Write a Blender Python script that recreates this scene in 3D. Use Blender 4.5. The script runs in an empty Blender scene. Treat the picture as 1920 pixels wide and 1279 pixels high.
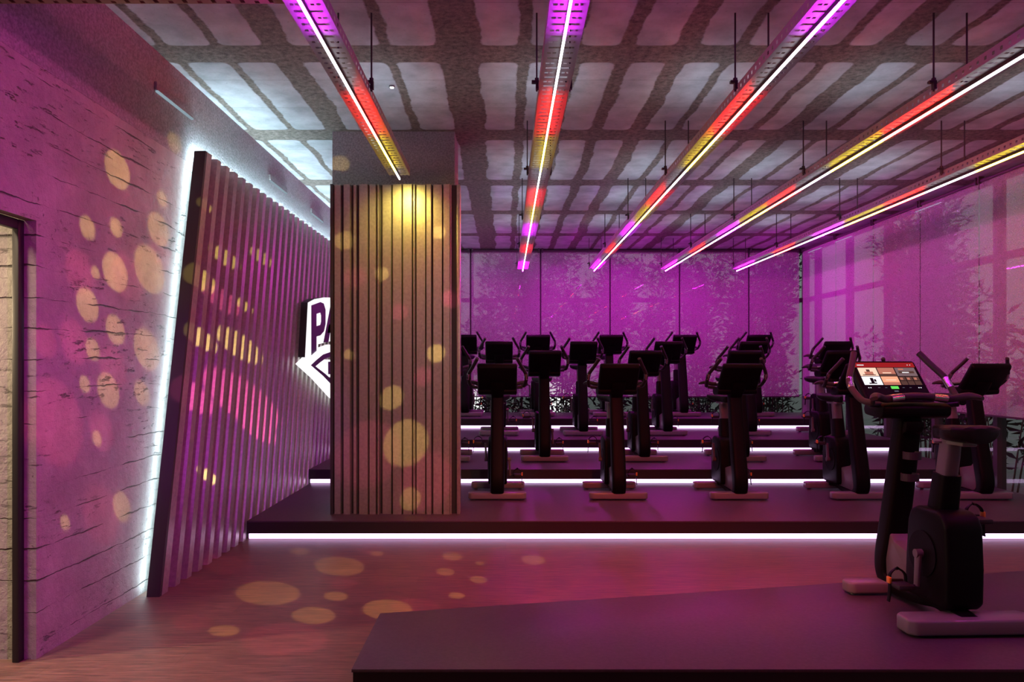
import bpy, bmesh, math, random
from mathutils import Vector, Matrix, Euler
R = math.radians
sc = bpy.context.scene
COL = sc.collection
EYE = 1.44
F = 1400.0
VX, VY = 948.0, 688.0

# ------------------------------------------------------------------ materials
def mat(name):
    m = bpy.data.materials.new(name); m.use_nodes = True
    nt = m.node_tree; nt.nodes.clear()
    out = nt.nodes.new('ShaderNodeOutputMaterial')
    return m, nt, out

class NT:
    """tiny helper around a node tree"""
    def __init__(s, nt): s.nt = nt
    def n(s, t, **kw):
        nd = s.nt.nodes.new(t)
        for k, v in kw.items(): setattr(nd, k, v)
        return nd
    def l(s, a, b): s.nt.links.new(a, b)
    def setin(s, nd, i, v):
        if v is None: return
        if isinstance(v, bpy.types.NodeSocket): s.l(v, nd.inputs[i])
        else: nd.inputs[i].default_value = v
    def math(s, op, a, b=None, c=None, clamp=False):
        nd = s.n('ShaderNodeMath', operation=op); nd.use_clamp = clamp
        s.setin(nd, 0, a); s.setin(nd, 1, b); s.setin(nd, 2, c)
        return nd.outputs[0]
    def noise(s, vec, scale, detail=4, rough=.55, dist=0):
        nd = s.n('ShaderNodeTexNoise')
        if vec is not None: s.l(vec, nd.inputs['Vector'])
        nd.inputs['Scale'].default_value = scale; nd.inputs['Detail'].default_value = detail
        nd.inputs['Roughness'].default_value = rough; nd.inputs['Distortion'].default_value = dist
        return nd.outputs['Fac']
    def mapr(s, v, a, b, c, d):
        nd = s.n('ShaderNodeMapRange'); s.l(v, nd.inputs[0])
        for i, x in enumerate((a, b, c, d)): nd.inputs[i+1].default_value = x
        return nd.outputs[0]
    def mix(s, f, a, b):
        nd = s.n('ShaderNodeMix', data_type='RGBA')
        s.setin(nd, 0, f)
        for i, v in ((6, a), (7, b)):
            if isinstance(v, bpy.types.NodeSocket): s.l(v, nd.inputs[i])
            else: nd.inputs[i].default_value = (*v, 1)
        return nd.outputs[2]
    def pos(s): return s.n('ShaderNodeNewGeometry').outputs['Position']
    def scalev(s, v, k):
        nd = s.n('ShaderNodeMapping'); s.l(v, nd.inputs[0]); nd.inputs['Scale'].default_value = k
        return nd.outputs[0]
    def bump(s, h, strength, dist):
        nd = s.n('ShaderNodeBump'); s.l(h, nd.inputs['Height'])
        nd.inputs['Strength'].default_value = strength; nd.inputs['Distance'].default_value = dist
        return nd.outputs[0]
    def bsdf(s, out, color, rough=.5, metal=0, normal=None, spec=None):
        p = s.n('ShaderNodeBsdfPrincipled')
        if isinstance(color, bpy.types.NodeSocket): s.l(color, p.inputs['Base Color'])
        else: p.inputs['Base Color'].default_value = (*color, 1)
        s.setin(p, 'Roughness', rough) if not isinstance(rough, bpy.types.NodeSocket) else s.l(rough, p.inputs['Roughness'])
        p.inputs['Metallic'].default_value = metal
        if spec is not None: p.inputs['Specular IOR Level'].default_value = spec
        if normal is not None: s.l(normal, p.inputs['Normal'])
        s.l(p.outputs[0], out.inputs[0]); return p

def simple(name, color, rough=.5, metal=0, grain=None, spec=None):
    m, nt, out = mat(name); t = NT(nt)
    nrm = None; col = color
    if grain:
        tc = t.n('ShaderNodeTexCoord').outputs['Object']
        nz = t.noise(tc, grain[0], 3)
        nrm = t.bump(nz, grain[1], .002)
        col = t.mix(t.mapr(nz, .3, .7, 0, 1), tuple(c*.85 for c in color), tuple(min(1, c*1.12) for c in color))
    t.bsdf(out, col, rough, metal, nrm, spec)
    return m

def emit(name, color, strength):
    m, nt, out = mat(name); t = NT(nt)
    e = t.n('ShaderNodeEmission'); e.inputs[0].default_value = (*color, 1); e.inputs[1].default_value = strength
    t.l(e.outputs[0], out.inputs[0]); return m

def concrete(name, base, dark, warm=0):
    """board-marked concrete: horizontal board joints with broken edges"""
    m, nt, out = mat(name); t = NT(nt)
    p = t.pos()
    sep = t.n('ShaderNodeSeparateXYZ'); t.l(p, sep.inputs[0])
    wob = t.noise(t.scalev(p, (.5, .5, .8)), 1.4, 4)
    fine = t.noise(p, 9, 6, .65)
    z = t.math('ADD', sep.outputs[2], t.math('MULTIPLY', t.math('SUBTRACT', wob, .5), .09))
    z = t.math('ADD', z, t.math('MULTIPLY', t.math('SUBTRACT', fine, .5), .028))
    cell = t.math('FRACT', t.math('DIVIDE', z, .155))
    d = t.math('ABSOLUTE', t.math('SUBTRACT', cell, .5))
    rag = t.noise(t.scalev(p, (1, 1, .6)), 2.2, 3)
    width = t.mapr(rag, .46, .74, .0008, .07)
    groove = t.math('SUBTRACT', 1, t.math('DIVIDE', d, width), clamp=True)
    pits = t.mapr(t.noise(p, 38, 4, .7), .62, .72, 0, 1)
    patch = t.mapr(t.noise(p, 1.3, 5, .6), .5, .65, 0, 1)
    pits = t.math('MULTIPLY', pits, patch)
    mott = t.noise(p, 3.1, 10, .72)
    col = t.mix(t.mapr(mott, .3, .72, 0, 1), tuple(b*.58 for b in base), base)
    dash = t.mapr(t.noise(t.scalev(p, (3.2, 3.2, 17)), 2.2, 9, .75), .585, .66, 0, 1)
    near = t.mapr(t.noise(t.scalev(p, (.7, .7, 2.2)), 1.5, 3), .46, .6, 0, 1)
    pits = t.math('MAXIMUM', pits, t.math('MULTIPLY', dash, near))
    hole = t.math('MAXIMUM', t.math('MULTIPLY', groove, .75), t.math('MULTIPLY', pits, .7))
    col = t.mix(hole, col, dark)
    h = t.math('SUBTRACT', t.math('MULTIPLY', t.noise(p, 14, 8, .7), .6), t.math('MULTIPLY', hole, .9))
    t.bsdf(out, col, .85, 0, t.bump(h, 1.0, .03))
    return m

def plaster(name, base):
    m, nt, out = mat(name); t = NT(nt); p = t.pos()
    g = t.noise(p, 70, 3, .6)
    col = t.mix(t.mapr(g, .35, .68, 0, 1), tuple(b*.55 for b in base), base)
    t.bsdf(out, col, .9, 0, t.bump(g, .6, .01)); return m

def ceiling_mat():
    m, nt, out = mat('rough ceiling'); t = NT(nt); p = t.pos()
    sep = t.n('ShaderNodeSeparateXYZ'); t.l(p, sep.inputs[0])
    w1 = t.noise(p, 1.6, 3); w2 = t.noise(p, 14, 8, .75)
    off = t.math('ADD', t.math('MULTIPLY', t.math('SUBTRACT', w1, .5), .16), t.math('MULTIPLY', t.math('SUBTRACT', w2, .5), .06))
    x = t.math('ADD', sep.outputs[0], t.math('MULTIPLY', off, .7)); y = sep.outputs[1]
    strips = [(-2.22,.03),(-1.87,.03),(-1.48,.095),(-1.13,.03),(-.78,.035),(-.31,.135),(.12,.04),(.47,.03),(.8,.05),(1.165,.07),
              (1.515,.035),(1.85,.035),(2.185,.035),(2.5,.09),(2.87,.035),(3.2,.04),(3.56,.1),(3.95,.035),(4.3,.04),(4.65,.09),(5.0,.04)]
    dx = None
    for c, hw in strips:
        d = t.math('SUBTRACT', t.math('ABSOLUTE', t.math('SUBTRACT', x, c)), hw)
        dx = d if dx is None else t.math('MINIMUM', dx, d)
    dy = None
    for c, hw in ((1.5,.14),(3.25,.14),(4.99,.135),(6.73,.15),(8.47,.13),(10.1,.12),(11.8,.12)):
        d = t.math('SUBTRACT', t.math('ABSOLUTE', t.math('SUBTRACT', y, c)), hw)
        dy = d if dy is None else t.math('MINIMUM', dy, d)
    d = t.math('SMOOTH_MIN', dx, dy, .09)
    d = t.math('ADD', d, t.math('MULTIPLY', off, .12))
    panel = t.mapr(d, -.006, .006, 0, 1)
    sj = t.math('ABSOLUTE', t.math('SUBTRACT', t.math('FRACT', t.math('DIVIDE', t.math('ADD', y, .07), .58)), .5))
    joint = t.math('LESS_THAN', sj, .006)
    mott = t.noise(p, 4, 7, .62)
    speck = t.mapr(t.noise(p, 45, 3, .6), .66, .72, 0, 1)
    light = t.mix(t.mapr(mott, .3, .7, 0, 1), (.33,.345,.37), (.60,.62,.65))
    rough_c = t.mix(t.mapr(t.noise(p, 26, 9, .8), .33, .66, 0, 1), (.05,.04,.034), (.31,.265,.22))
    col = t.mix(panel, rough_c, light)
    col = t.mix(t.math('MULTIPLY', joint, .45), col, (.1,.09,.08))
    col = t.mix(t.math('MULTIPLY', speck, .35), col, (.06,.05,.05))
    h = t.math('ADD', t.math('MULTIPLY', panel, .5), t.math('MULTIPLY', t.noise(p, 30, 6, .7), t.math('SUBTRACT', .6, t.math('MULTIPLY', panel, .5))))
    t.bsdf(out, col, .88, 0, t.bump(h, .7, .02)); return m

def wood_floor():
    m, nt, out = mat('wood plank floor'); t = NT(nt); p = t.pos()
    br = t.n('ShaderNodeTexBrick'); t.l(p, br.inputs[0])
    br.offset = .37; br.inputs['Scale'].default_value = 1
    br.inputs['Brick Width'].default_value = 1.6; br.inputs['Row Height'].default_value = .19
    br.inputs['Mortar Size'].default_value = .0016
    br.inputs['Color1'].default_value = (.36,.36,.36,1); br.inputs['Color2'].default_value = (.62,.62,.62,1); br.inputs['Mortar'].default_value = (.25,.25,.25,1)
    gr = t.noise(t.scalev(p, (1.6, 22, 1)), 3.0, 8, .68, .6)
    gr2 = t.noise(t.scalev(p, (3, 60, 1)), 2.6, 5, .6)
    tone = t.math('ADD', t.math('MULTIPLY', gr, .75), t.math('MULTIPLY', gr2, .25))
    col = t.mix(t.mapr(tone, .34, .64, 0, 1), (.055,.028,.024), (.36,.185,.145))
    mul = t.n('ShaderNodeMix', data_type='RGBA', blend_type='MULTIPLY'); mul.inputs[0].default_value = .55
    t.l(col, mul.inputs[6]); t.l(br.outputs[0], mul.inputs[7])
    bri = t.n('ShaderNodeBrightContrast'); t.l(mul.outputs[2], bri.inputs[0]); bri.inputs[1].default_value = .02
    t.bsdf(out, bri.outputs[0], t.mapr(tone, .3, .7, .36, .55), 0, t.bump(tone, .25, .004), .35); return m

def shade_fabric():
    m, nt, out = mat('roller shade fabric'); t = NT(nt); p = t.pos()
    g = t.noise(p, 120, 2, .6)
    tr = t.n('ShaderNodeBsdfTransparent'); df = t.n('ShaderNodeBsdfDiffuse')
    df.inputs[0].default_value = (.66,.63,.66,1)
    fac = t.mapr(g, .35, .65, .44, .24)
    mx = t.n('ShaderNodeMixShader'); t.l(fac, mx.inputs[0]); t.l(tr.outputs[0], mx.inputs[1]); t.l(df.outputs[0], mx.inputs[2])
    t.l(mx.outputs[0], out.inputs[0]); return m

def window_glass():
    m, nt, out = mat('window glass'); t = NT(nt)
    tr = t.n('ShaderNodeBsdfTransparent'); tr.inputs[0].default_value = (.93,.96,.94,1)
    gl = t.n('ShaderNodeBsdfGlossy'); gl.inputs['Roughness'].default_value = .01
    lw = t.n('ShaderNodeLayerWeight'); lw.inputs[0].default_value = .5
    fr = t.math('MULTIPLY_ADD', t.math('POWER', lw.outputs['Facing'], 5), .9, .035)
    mx = t.n('ShaderNodeMixShader'); t.l(fr, mx.inputs[0]); t.l(tr.outputs[0], mx.inputs[1]); t.l(gl.outputs[0], mx.inputs[2])
    t.l(mx.outputs[0], out.inputs[0]); return m

M = {}
M['concrete'] = concrete('board marked concrete', (.42,.39,.37), (.05,.045,.04))
M['plaster'] = plaster('grey plaster', (.30,.29,.30))
M['ceiling'] = ceiling_mat()
M['floor'] = wood_floor()
M['shade'] = shade_fabric()
M['glass'] = window_glass()
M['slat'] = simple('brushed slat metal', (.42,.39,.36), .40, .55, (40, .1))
M['slatdark'] = simple('dark backing and recess shade', (.05,.045,.045), .5, .3)
M['black'] = simple('matte black metal', (.012,.011,.012), .5)
M['deck'] = simple('dark platform deck', (.088,.058,.082), .42, 0, (60, .08), .3)
M['riser'] = simple('platform riser', (.028,.022,.025), .45)
M['tray'] = simple('galvanised tray', (.32,.31,.32), .5, .55)
M['rod'] = simple('hanger steel', (.05,.045,.045), .5, .5)
M['bikeblack'] = simple('satin black plastic', (.0035,.0028,.003), .5, spec=.13)
M['bikegrey'] = simple('grey gloss plastic', (.215,.195,.21), .28)
M['bikepost'] = simple('post grey plastic', (.15,.135,.14), .4)
M['grip'] = simple('rubber grip', (.035,.03,.035), .5, spec=.3)
M['chrome'] = simple('chrome', (.75,.73,.74), .18, 1)
M['saddle'] = simple('saddle vinyl', (.009,.008,.009), .5, 0, (60, .15), .25)
M['orange'] = simple('orange clip', (.9,.36,.05), .4)
M['frame'] = simple('window frame', (.055,.052,.054), .5)
M['paleframe'] = simple('pale window post', (.35,.34,.34), .5)
M['ground'] = simple('paving', (.40,.42,.40), .9, 0, (3, .2))
M['leaf'] = simple('leaf', (.028,.045,.022), .6)
M['leafpale'] = simple('leaf lighter', (.06,.085,.045), .6)
M['stem'] = simple('plant stem', (.10,.085,.05), .7)
M['signwhite'] = emit('backlit sign face', (1,.97,1), 1.1)
M['signdark'] = simple('sign lettering', (.035,.028,.075), .5)
M['signedge'] = simple('sign edge', (.02,.018,.022), .5)
TUBE = 80.0
SEG = {'purple': emit('violet led', (.76,.03,1.0), TUBE*1.6), 'white': emit('white led', (1,.94,1), TUBE*.07),
       'red': emit('red led', (1,.03,.022), TUBE*1.35), 'yellow': emit('yellow led', (1,.72,.05), TUBE*.30),
       'violet_end': emit('bright violet led', (.92,.012,.88), TUBE*4.6)}
M['stepled'] = emit('step led', (.88,.56,1.0), 2.9)
M['backled'] = emit('cool white backlight', (.68,.92,1.0), 30)
M['backledtop'] = emit('strong cool white backlight', (.64,.90,1.0), 130)
M['walllight'] = emit('dim cool wall light', (.62,.82,.95), .42)

# ------------------------------------------------------------------ mesh helpers
class MB:
    def __init__(s): s.bm = bmesh.new()
    def _merge(s, b, mi=0):
        for f in b.faces: f.material_index = mi
        me = bpy.data.meshes.new('tmp'); b.to_mesh(me); b.free()
        s.bm.from_mesh(me); bpy.data.meshes.remove(me)
    def box(s, c, size, bevel=0, rot=None, mi=0, seg=2):
        b = bmesh.new(); bmesh.ops.create_cube(b, size=1)
        bmesh.ops.scale(b, vec=size, verts=b.verts)
        if bevel: bmesh.ops.bevel(b, geom=b.edges[:], offset=bevel, segments=seg, affect='EDGES', profile=.5)
        if rot: bmesh.ops.rotate(b, cent=(0,0,0), matrix=Euler(rot).to_matrix(), verts=b.verts)
        bmesh.ops.translate(b, vec=c, verts=b.verts); s._merge(b, mi); return s
    def bx(s, x0, x1, y0, y1, z0, z1, bevel=0, mi=0):
        return s.box(((x0+x1)/2, (y0+y1)/2, (z0+z1)/2), (abs(x1-x0), abs(y1-y0), abs(z1-z0)), bevel, None, mi)
    def prism(s, poly, axis, d0, d1, bevel=0, mi=0, seg=2):
        """poly: 2D points; axis 'x' -> (y,z), 'y' -> (x,z), 'z' -> (x,y)"""
        b = bmesh.new()
        def P(u, v, d): return (d,u,v) if axis == 'x' else (u,d,v) if axis == 'y' else (u,v,d)
        a = [b.verts.new(P(u,v,d0)) for u, v in poly]; c = [b.verts.new(P(u,v,d1)) for u, v in poly]
        n = len(poly); b.faces.new(a); b.faces.new(c[::-1])
        for i in range(n): b.faces.new((a[i], c[i], c[(i+1)%n], a[(i+1)%n]))
        bmesh.ops.recalc_face_normals(b, faces=b.faces)
        if bevel: bmesh.ops.bevel(b, geom=b.edges[:], offset=bevel, segments=seg, affect='EDGES', profile=.5)
        s._merge(b, mi); return s
    def sweep(s, pts, sizes, side=Vector((1,0,0)), seg=16, power=4.0, mi=0, caps=True):
        """super-ellipse section (half side, half normal) swept along pts"""
        b = bmesh.new(); pts = [Vector(p) for p in pts]; rings = []
        for i, p in enumerate(pts):
            t = (pts[min(i+1, len(pts)-1)] - pts[max(i-1, 0)]).normalized()
            sd = (side - t*side.dot(t)).normalized(); nn = t.cross(sd)
            a, c = sizes[i] if isinstance(sizes, list) else sizes
            ring = []
            for k in range(seg):
                th = 2*math.pi*(k+.5)/seg; cx, sx = math.cos(th), math.sin(th)
                u = math.copysign(abs(cx)**(2/power), cx)*a; v = math.copysign(abs(sx)**(2/power), sx)*c
                ring.append(b.verts.new(p + sd*u + nn*v))
            rings.append(ring)
        for r0, r1 in zip(rings, rings[1:]):
            for k in range(seg): b.faces.new((r0[k], r0[(k+1)%seg], r1[(k+1)%seg], r1[k]))
        if caps: b.faces.new(rings[0][::-1]); b.faces.new(rings[-1])
        bmesh.ops.recalc_face_normals(b, faces=b.faces)
        s._merge(b, mi); return s
    def tube(s, pts, r, seg=10, mi=0):
        d = Vector(pts[-1]) - Vector(pts[0])
        side = Vector((1,0,0)) if abs(d.normalized().x) < .9 else Vector((0,1,0))
        sz = [(q, q) for q in r] if isinstance(r, (list, tuple)) else (r, r)
        return s.sweep(pts, sz, side, seg, 2.0, mi)
    def quad(s, a, b, c, d, mi=0):
        f = s.bm.faces.new([s.bm.verts.new(v) for v in (a,b,c,d)]); f.material_index = mi; return s
    def build(s, name, mats, parent=None, smooth=True, loc=None):
        me = bpy.data.meshes.new(name); s.bm.to_mesh(me); s.bm.free()
        for m in (mats if isinstance(mats, (list, tuple)) else [mats]): me.materials.append(m)
        if smooth:
            for p in me.polygons: p.use_smooth = True
            try: me.set_sharp_from_angle(angle=R(35))
            except Exception: pass
        o = bpy.data.objects.new(name, me); COL.objects.link(o)
        if parent: o.parent = parent
        if loc: o.location = loc
        return o

def tag(o, label=None, cat=None, group=None, kind=None):
    if label: o['label'] = label
    if cat: o['category'] = cat
    if group: o['group'] = group
    if kind: o['kind'] = kind
    return o
def thing(name, label, cat, loc=(0,0,0), group=None, rz=0):
    o = bpy.data.objects.new(name, None); COL.objects.link(o); o.location = loc; o.rotation_euler = (0,0,rz)
    o.empty_display_size = .1
    return tag(o, label, cat, group)
def copy_tree(o, parent=None):
    c = o.copy(); COL.objects.link(c)
    if parent: c.parent = parent
    for ch in list(o.children): copy_tree(ch, c)
    return c
def struct(o, label=None):
    o['kind'] = 'structure'
    if label: o['label'] = label
    return o

# ------------------------------------------------------------------ dimensions
XL, XR, YB, ZC = -2.31, 5.29, 13.24, EYE+2.09
YN = -2.2                                   # wall behind the viewpoint
DOOR_Y, DOOR_TOP = 3.675, 2.16
STEP = .16
EDGE = [6.2, 8.16, 9.86, 11.57]
ROWY = [7.2, 8.8, 10.4, 12.0]

# ------------------------------------------------------------------ setting
b = MB(); b.bx(-5.2, XR, YN, YB, -.12, 0); struct(b.build('floor', M['floor'], smooth=False))
b = MB(); b.bx(-5.2, XR+.3, YN, YB+.3, ZC, ZC+.2); struct(b.build('ceiling', M['ceiling'], smooth=False))
# left wall: thick concrete wall with a plaster band along its top, pierced by the doorway near the viewer
b = MB(); b.bx(XL-.058, XL, DOOR_Y, YB, 0, ZC-.6); b.bx(XL-.058, XL, YN, DOOR_Y, DOOR_TOP, ZC-.6)
b.bx(-5.2, XL-.058, DOOR_Y, DOOR_Y+.3, 0, ZC)
b.bx(XL-.058, XL, YN, 1.2, 0, DOOR_TOP)
wl = struct(b.build('wall_left', M['concrete'], smooth=False))
b = MB(); b.bx(XL-.058, XL+.002, YN, YB, ZC-.6, ZC); struct(b.build('trim_1', M['plaster'], smooth=False), 'grey plaster band along the top of the left wall')
b = MB(); b.bx(-5.2, XR, YN-.2, YN, 0, ZC); struct(b.build('wall_near', M['plaster'], smooth=False))
b = MB(); b.bx(-5.4, -5.2, YN, DOOR_Y+.3, 0, ZC); struct(b.build('wall_corridor', M['concrete'], smooth=False))
# black door frame set back in the opening
dr = bpy.data.objects.new('door_1', None); COL.objects.link(dr); struct(dr, 'black metal frame of the doorway at the left edge')
b = MB(); b.bx(XL-.091, XL-.058, DOOR_Y-.045, DOOR_Y, 0, DOOR_TOP-.0, .004); b.build('jamb', M['black'], dr)
b = MB(); b.bx(XL-.091, XL-.059, 1.2, DOOR_Y-.046, DOOR_TOP-.05, DOOR_TOP, .004); b.build('head', M['black'], dr)
# back wall and right wall: glazing
def window(name, along, n0, n1, posn, step, off, label, zs):
    """along 'x' (back) or 'y' (right)"""
    w = bpy.data.objects.new(name, None); COL.objects.link(w); struct(w, label)
    fr = MB(); gl = MB()
    def B(m, a0, a1, d0, d1, z0, z1):
        if along == 'x': m.bx(a0, a1, posn+d0, posn+d1, z0, z1)
        else: m.bx(posn+d0, posn+d1, a0, a1, z0, z1)
    a = off
    while a < n1:
        if a > n0: B(fr, a-.035, a+.035, 0, .10, zs, ZC)
        a += step
    B(fr, n0, n1, .002, .09, EYE+1.15, EYE+1.22)
    B(fr, n0, n1, .001, .10, ZC-.07, ZC)
    B(fr, n0, n1, .001, .10, zs, zs+.03)
    B(gl, n0, n1, .05, .056, zs+.03, ZC-.07)
    fr.build('window_frame', M['frame'], w, smooth=False)
    gl.build('window_pane', M['glass'], w, smooth=False)
    return w
window('window_1', 'x', XL, XR, YB, 1.225, -1.83, 'tall glazing across the back of the studio', 0)
window('window_2', 'y', YN, YB, XR, 1.17, 1.05, 'tall glazing along the right side of the studio', 0)
b = MB(); b.bx(XR, XR+.10, YB, YB+.10, 0, ZC); struct(b.build('trim_2', M['paleframe'], smooth=False), 'pale corner post between back and right glazing')
b = MB(); b.bx(-14, 30, -8, 40, -.2, -.125); struct(b.build('terrace', M['ground'], smooth=False), 'grey paved ground outside the windows')

# ------------------------------------------------------------------ roller shades
def shade(along, a0, a1, posn, label, group):
    th = thing('roller_shade', label, 'roller shade', group=group)
    z0, z1 = .925, EYE+2.02
    m = MB()
    if along == 'x': m.bx(a0, a1, posn-.0015, posn+.0015, z0, z1)
    else: m.bx(posn-.0015, posn+.0015, a0, a1, z0, z1)
    m.build('shade_cloth', M['shade'], th, smooth=False)
    m = MB()
    if along == 'x': m.bx(a0, a1, posn-.006, posn+.006, z0-.02, z0)
    else: m.bx(posn-.006, posn+.006, a0, a1, z0-.02, z0)
    m.build('bottom_bar', M['deck'], th)
    m = MB(); zz = z1+.02
    m.tube([(a0, posn, zz), (a1, posn, zz)] if along == 'x' else [(posn, a0, zz), (posn, a1, zz)], .022, 12)
    m.build('roller', M['deck'], th)
    for q in (a0+.02, a1-.02):
        m = MB()
        if along == 'x': m.bx(q-.012, q+.012, posn-.03, posn+.03, z1-.01, ZC-.0005)
        else: m.bx(posn-.03, posn+.03, q-.012, q+.012, z1-.01, ZC-.0005)
        m.build('bracket', M['frame'], th)
    return th
bedges = [-1.85, -.617, .617, 1.843, 3.068, 4.29, 5.19]
bn = ['behind the clad column', 'showing just right of the clad column', 'second to the right of the clad column', 'third to the right of the clad column',
      'fourth to the right of the clad column', 'fifth, ending at the far right corner']
bn = ['leftmost shade of the back windows, mostly hidden behind the clad column',
      'violet-lit back window shade directly right of the clad column',
      'violet-lit back window shade second right of the clad column',
      'violet-lit back window shade third right of the clad column',
      'violet-lit back window shade fourth right of the clad column, crossed by leaves',
      'narrow back window shade touching the far right corner']
for i in range(6):
    shade('x', bedges[i]+.012, bedges[i+1]-.012, YB-.07, bn[i], 'roller shades across the back windows')
redges = [13.12, 11.8, 10.6, 9.4, 8.23, 7.05, 5.87, 4.69, 3.5]
rn = ['right window shade nearest the far corner', 'right window shade second from the far corner', 'right window shade third from the far corner',
      'pink-lit right window shade fourth from the far corner', 'pink-lit right window shade at the right edge of the photo, above the end bike',
      'right window shade just beyond the right edge of the photo', 'right window shade beside the near floor', 'right window shade closest to the viewer']
for i in range(8):
    shade('y', redges[i+1]+.008, redges[i]-.008, XR-.07, rn[i], 'roller shades along the right windows')

# ------------------------------------------------------------------ stepped platforms
def platform(i, label):
    z0 = STEP*i; th = thing('platform', label, 'platform', (0, EDGE[i], z0), 'stepped bike platforms')
    x0, x1 = -2.15, XR-.09
    yb = YB-.09-EDGE[i]
    m = MB(); m.bx(x0, x1, .0, yb, STEP-.012, STEP, .002); m.build('deck', M['deck'], th)
    m = MB(); m.bx(x0, x1, .004, .02, .055, STEP-.012); m.build('riser', M['riser'], th, smooth=False)
    m = MB(); m.bx(x0, x1, .06, yb, 0, STEP-.012); m.build('plinth', M['riser'], th, smooth=False)
    m = MB(); m.bx(x0+.005, x1-.005, .035, .05, .004, .046, .004); m.build('step_light', M['stepled'], th)
    return th
for i, lb in enumerate(['lowest wide dark platform step with white light strip along its base, carrying the column',
                        'second platform step up, behind the front row of bikes',
                        'third platform step up, under the third row of bikes',
                        'highest platform step, against the back windows']): platform(i, lb)
# instructor platform
th = thing('platform', 'low dark platform in the right foreground under the bike with the lit screen', 'platform', (0,0,0))
poly = [(-.653,3.16),(-.653,3.88),(3.26,4.69),(4.6,4.967),(4.6,3.16)]
m = MB(); m.prism(poly, 'z', STEP-.014, STEP, .002); m.build('deck', M['deck'], th)
cx = 1.9; cy = 3.8
m = MB(); m.prism([(x + (.006 if x < cx else -.006), y + (.006 if y < cy else -.006)) for x, y in poly], 'z', 0, STEP-.014); m.build('riser', M['black'], th, smooth=False)

# ------------------------------------------------------------------ column with ribbed cladding
col = thing('column', 'square plaster column clad in ribbed metal, standing on the lowest platform', 'column', (0,0,STEP))
m = MB(); m.bx(-1.538, -.452, 6.63, 7.12, 0, ZC-STEP); m.build('plaster_shaft', M['plaster'], col, smooth=False)
random.seed(11)
zt = EYE+1.585-STEP
prof = []; x = -1.495; xe = -.475
m = MB()
while x < xe:
    w = random.choice([.022,.035,.05,.065,.085]); g = random.choice([.003,.004,.006,.008,.018])
    w = min(w, xe-x)
    d = random.choice([0,.004,.014,.022])
    m.prism([(x, 6.53),(x+.006, 6.475+d),(x+w-.006, 6.475+d),(x+w, 6.53)], 'z', 0, zt)
    x += w+g
m.build('ribbed_sheet', M['slat'], col, smooth=False)
m = MB(); m.bx(-1.515, -.40, 6.53, 6.60, 0, zt+.004); m.bx(-1.52, -1.497, 6.47, 6.53, 0, zt); m.bx(-1.51, -.47, 6.60, 6.63, 0, zt-.01); m.build('backing', M['slatdark'], col, smooth=False)
m = MB(); m.bx(-.425, -.395, 6.49, 6.60, 0, zt, .003); m.build('edge_trim', M['slat'], col)

# ------------------------------------------------------------------ leaning ribbed wall panel with backlight
PB, PT, PL = 4.70, 5.42, 3.0
ribs = thing('wall_panel', 'backlit ribbed metal panel with slanted front edge leaning along the left wall', 'wall panel', (0,0,0))
def lean(y, z): return min(y + (PT-PB)*z/PL, YB-.12)
m = MB(); xb, xr = -2.235, -2.165
prof = [(PB, xb), (PB, xr)]; y = PB
pts = []
n = int((YB-.9-PB)/.18)
for i in range(n):
    y = PB + i*.18
    pts += [(y, xb if i else xr), (y+.012, xr), (y+.085, xr), (y+.10, xb)]
pts.append((PB+n*.18, xb))
for (ya, xa), (yb_, xb_) in zip(pts, pts[1:]):
    m.quad((xa, lean(ya, .0), .0), (xb_, lean(yb_, .0), .0), (xb_, lean(yb_, PL), PL), (xa, lean(ya, PL), PL), 1 if xa == xb_ == xb else 0)  # recess faces coloured dark to stand for the shade between ribs
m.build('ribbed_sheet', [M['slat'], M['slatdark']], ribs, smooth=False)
m = MB(); ye = PB+n*.18
for (ya, yb_) in ((PB, ye),):
    vs = [(lean(PB,0),0),(lean(PB,PL),PL),(lean(ye,PL),PL),(lean(ye,0),0)]
    m.prism(vs, 'x', xb-.012, xb-.001)
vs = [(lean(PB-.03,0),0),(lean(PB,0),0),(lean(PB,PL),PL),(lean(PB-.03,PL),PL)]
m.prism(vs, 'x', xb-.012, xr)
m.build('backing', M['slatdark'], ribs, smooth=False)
# backlight: strip up the slanted edge and along the top, behind the sheet
m = MB(); xs = -2.258
m.tube([(xs, lean(PB+.03, z), z) for z in (0.02, 1, 2, PL-.02)], .010, 8); m.build('edge_light', M['backled'], ribs)
m = MB(); m.tube([(xs, lean(PB,PL)+.04, PL-.006), (xs, 9, PL-.006), (xs, lean(ye-.1,PL), PL-.006)], .010, 8); m.build('top_light', M['backledtop'], ribs)

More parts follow.
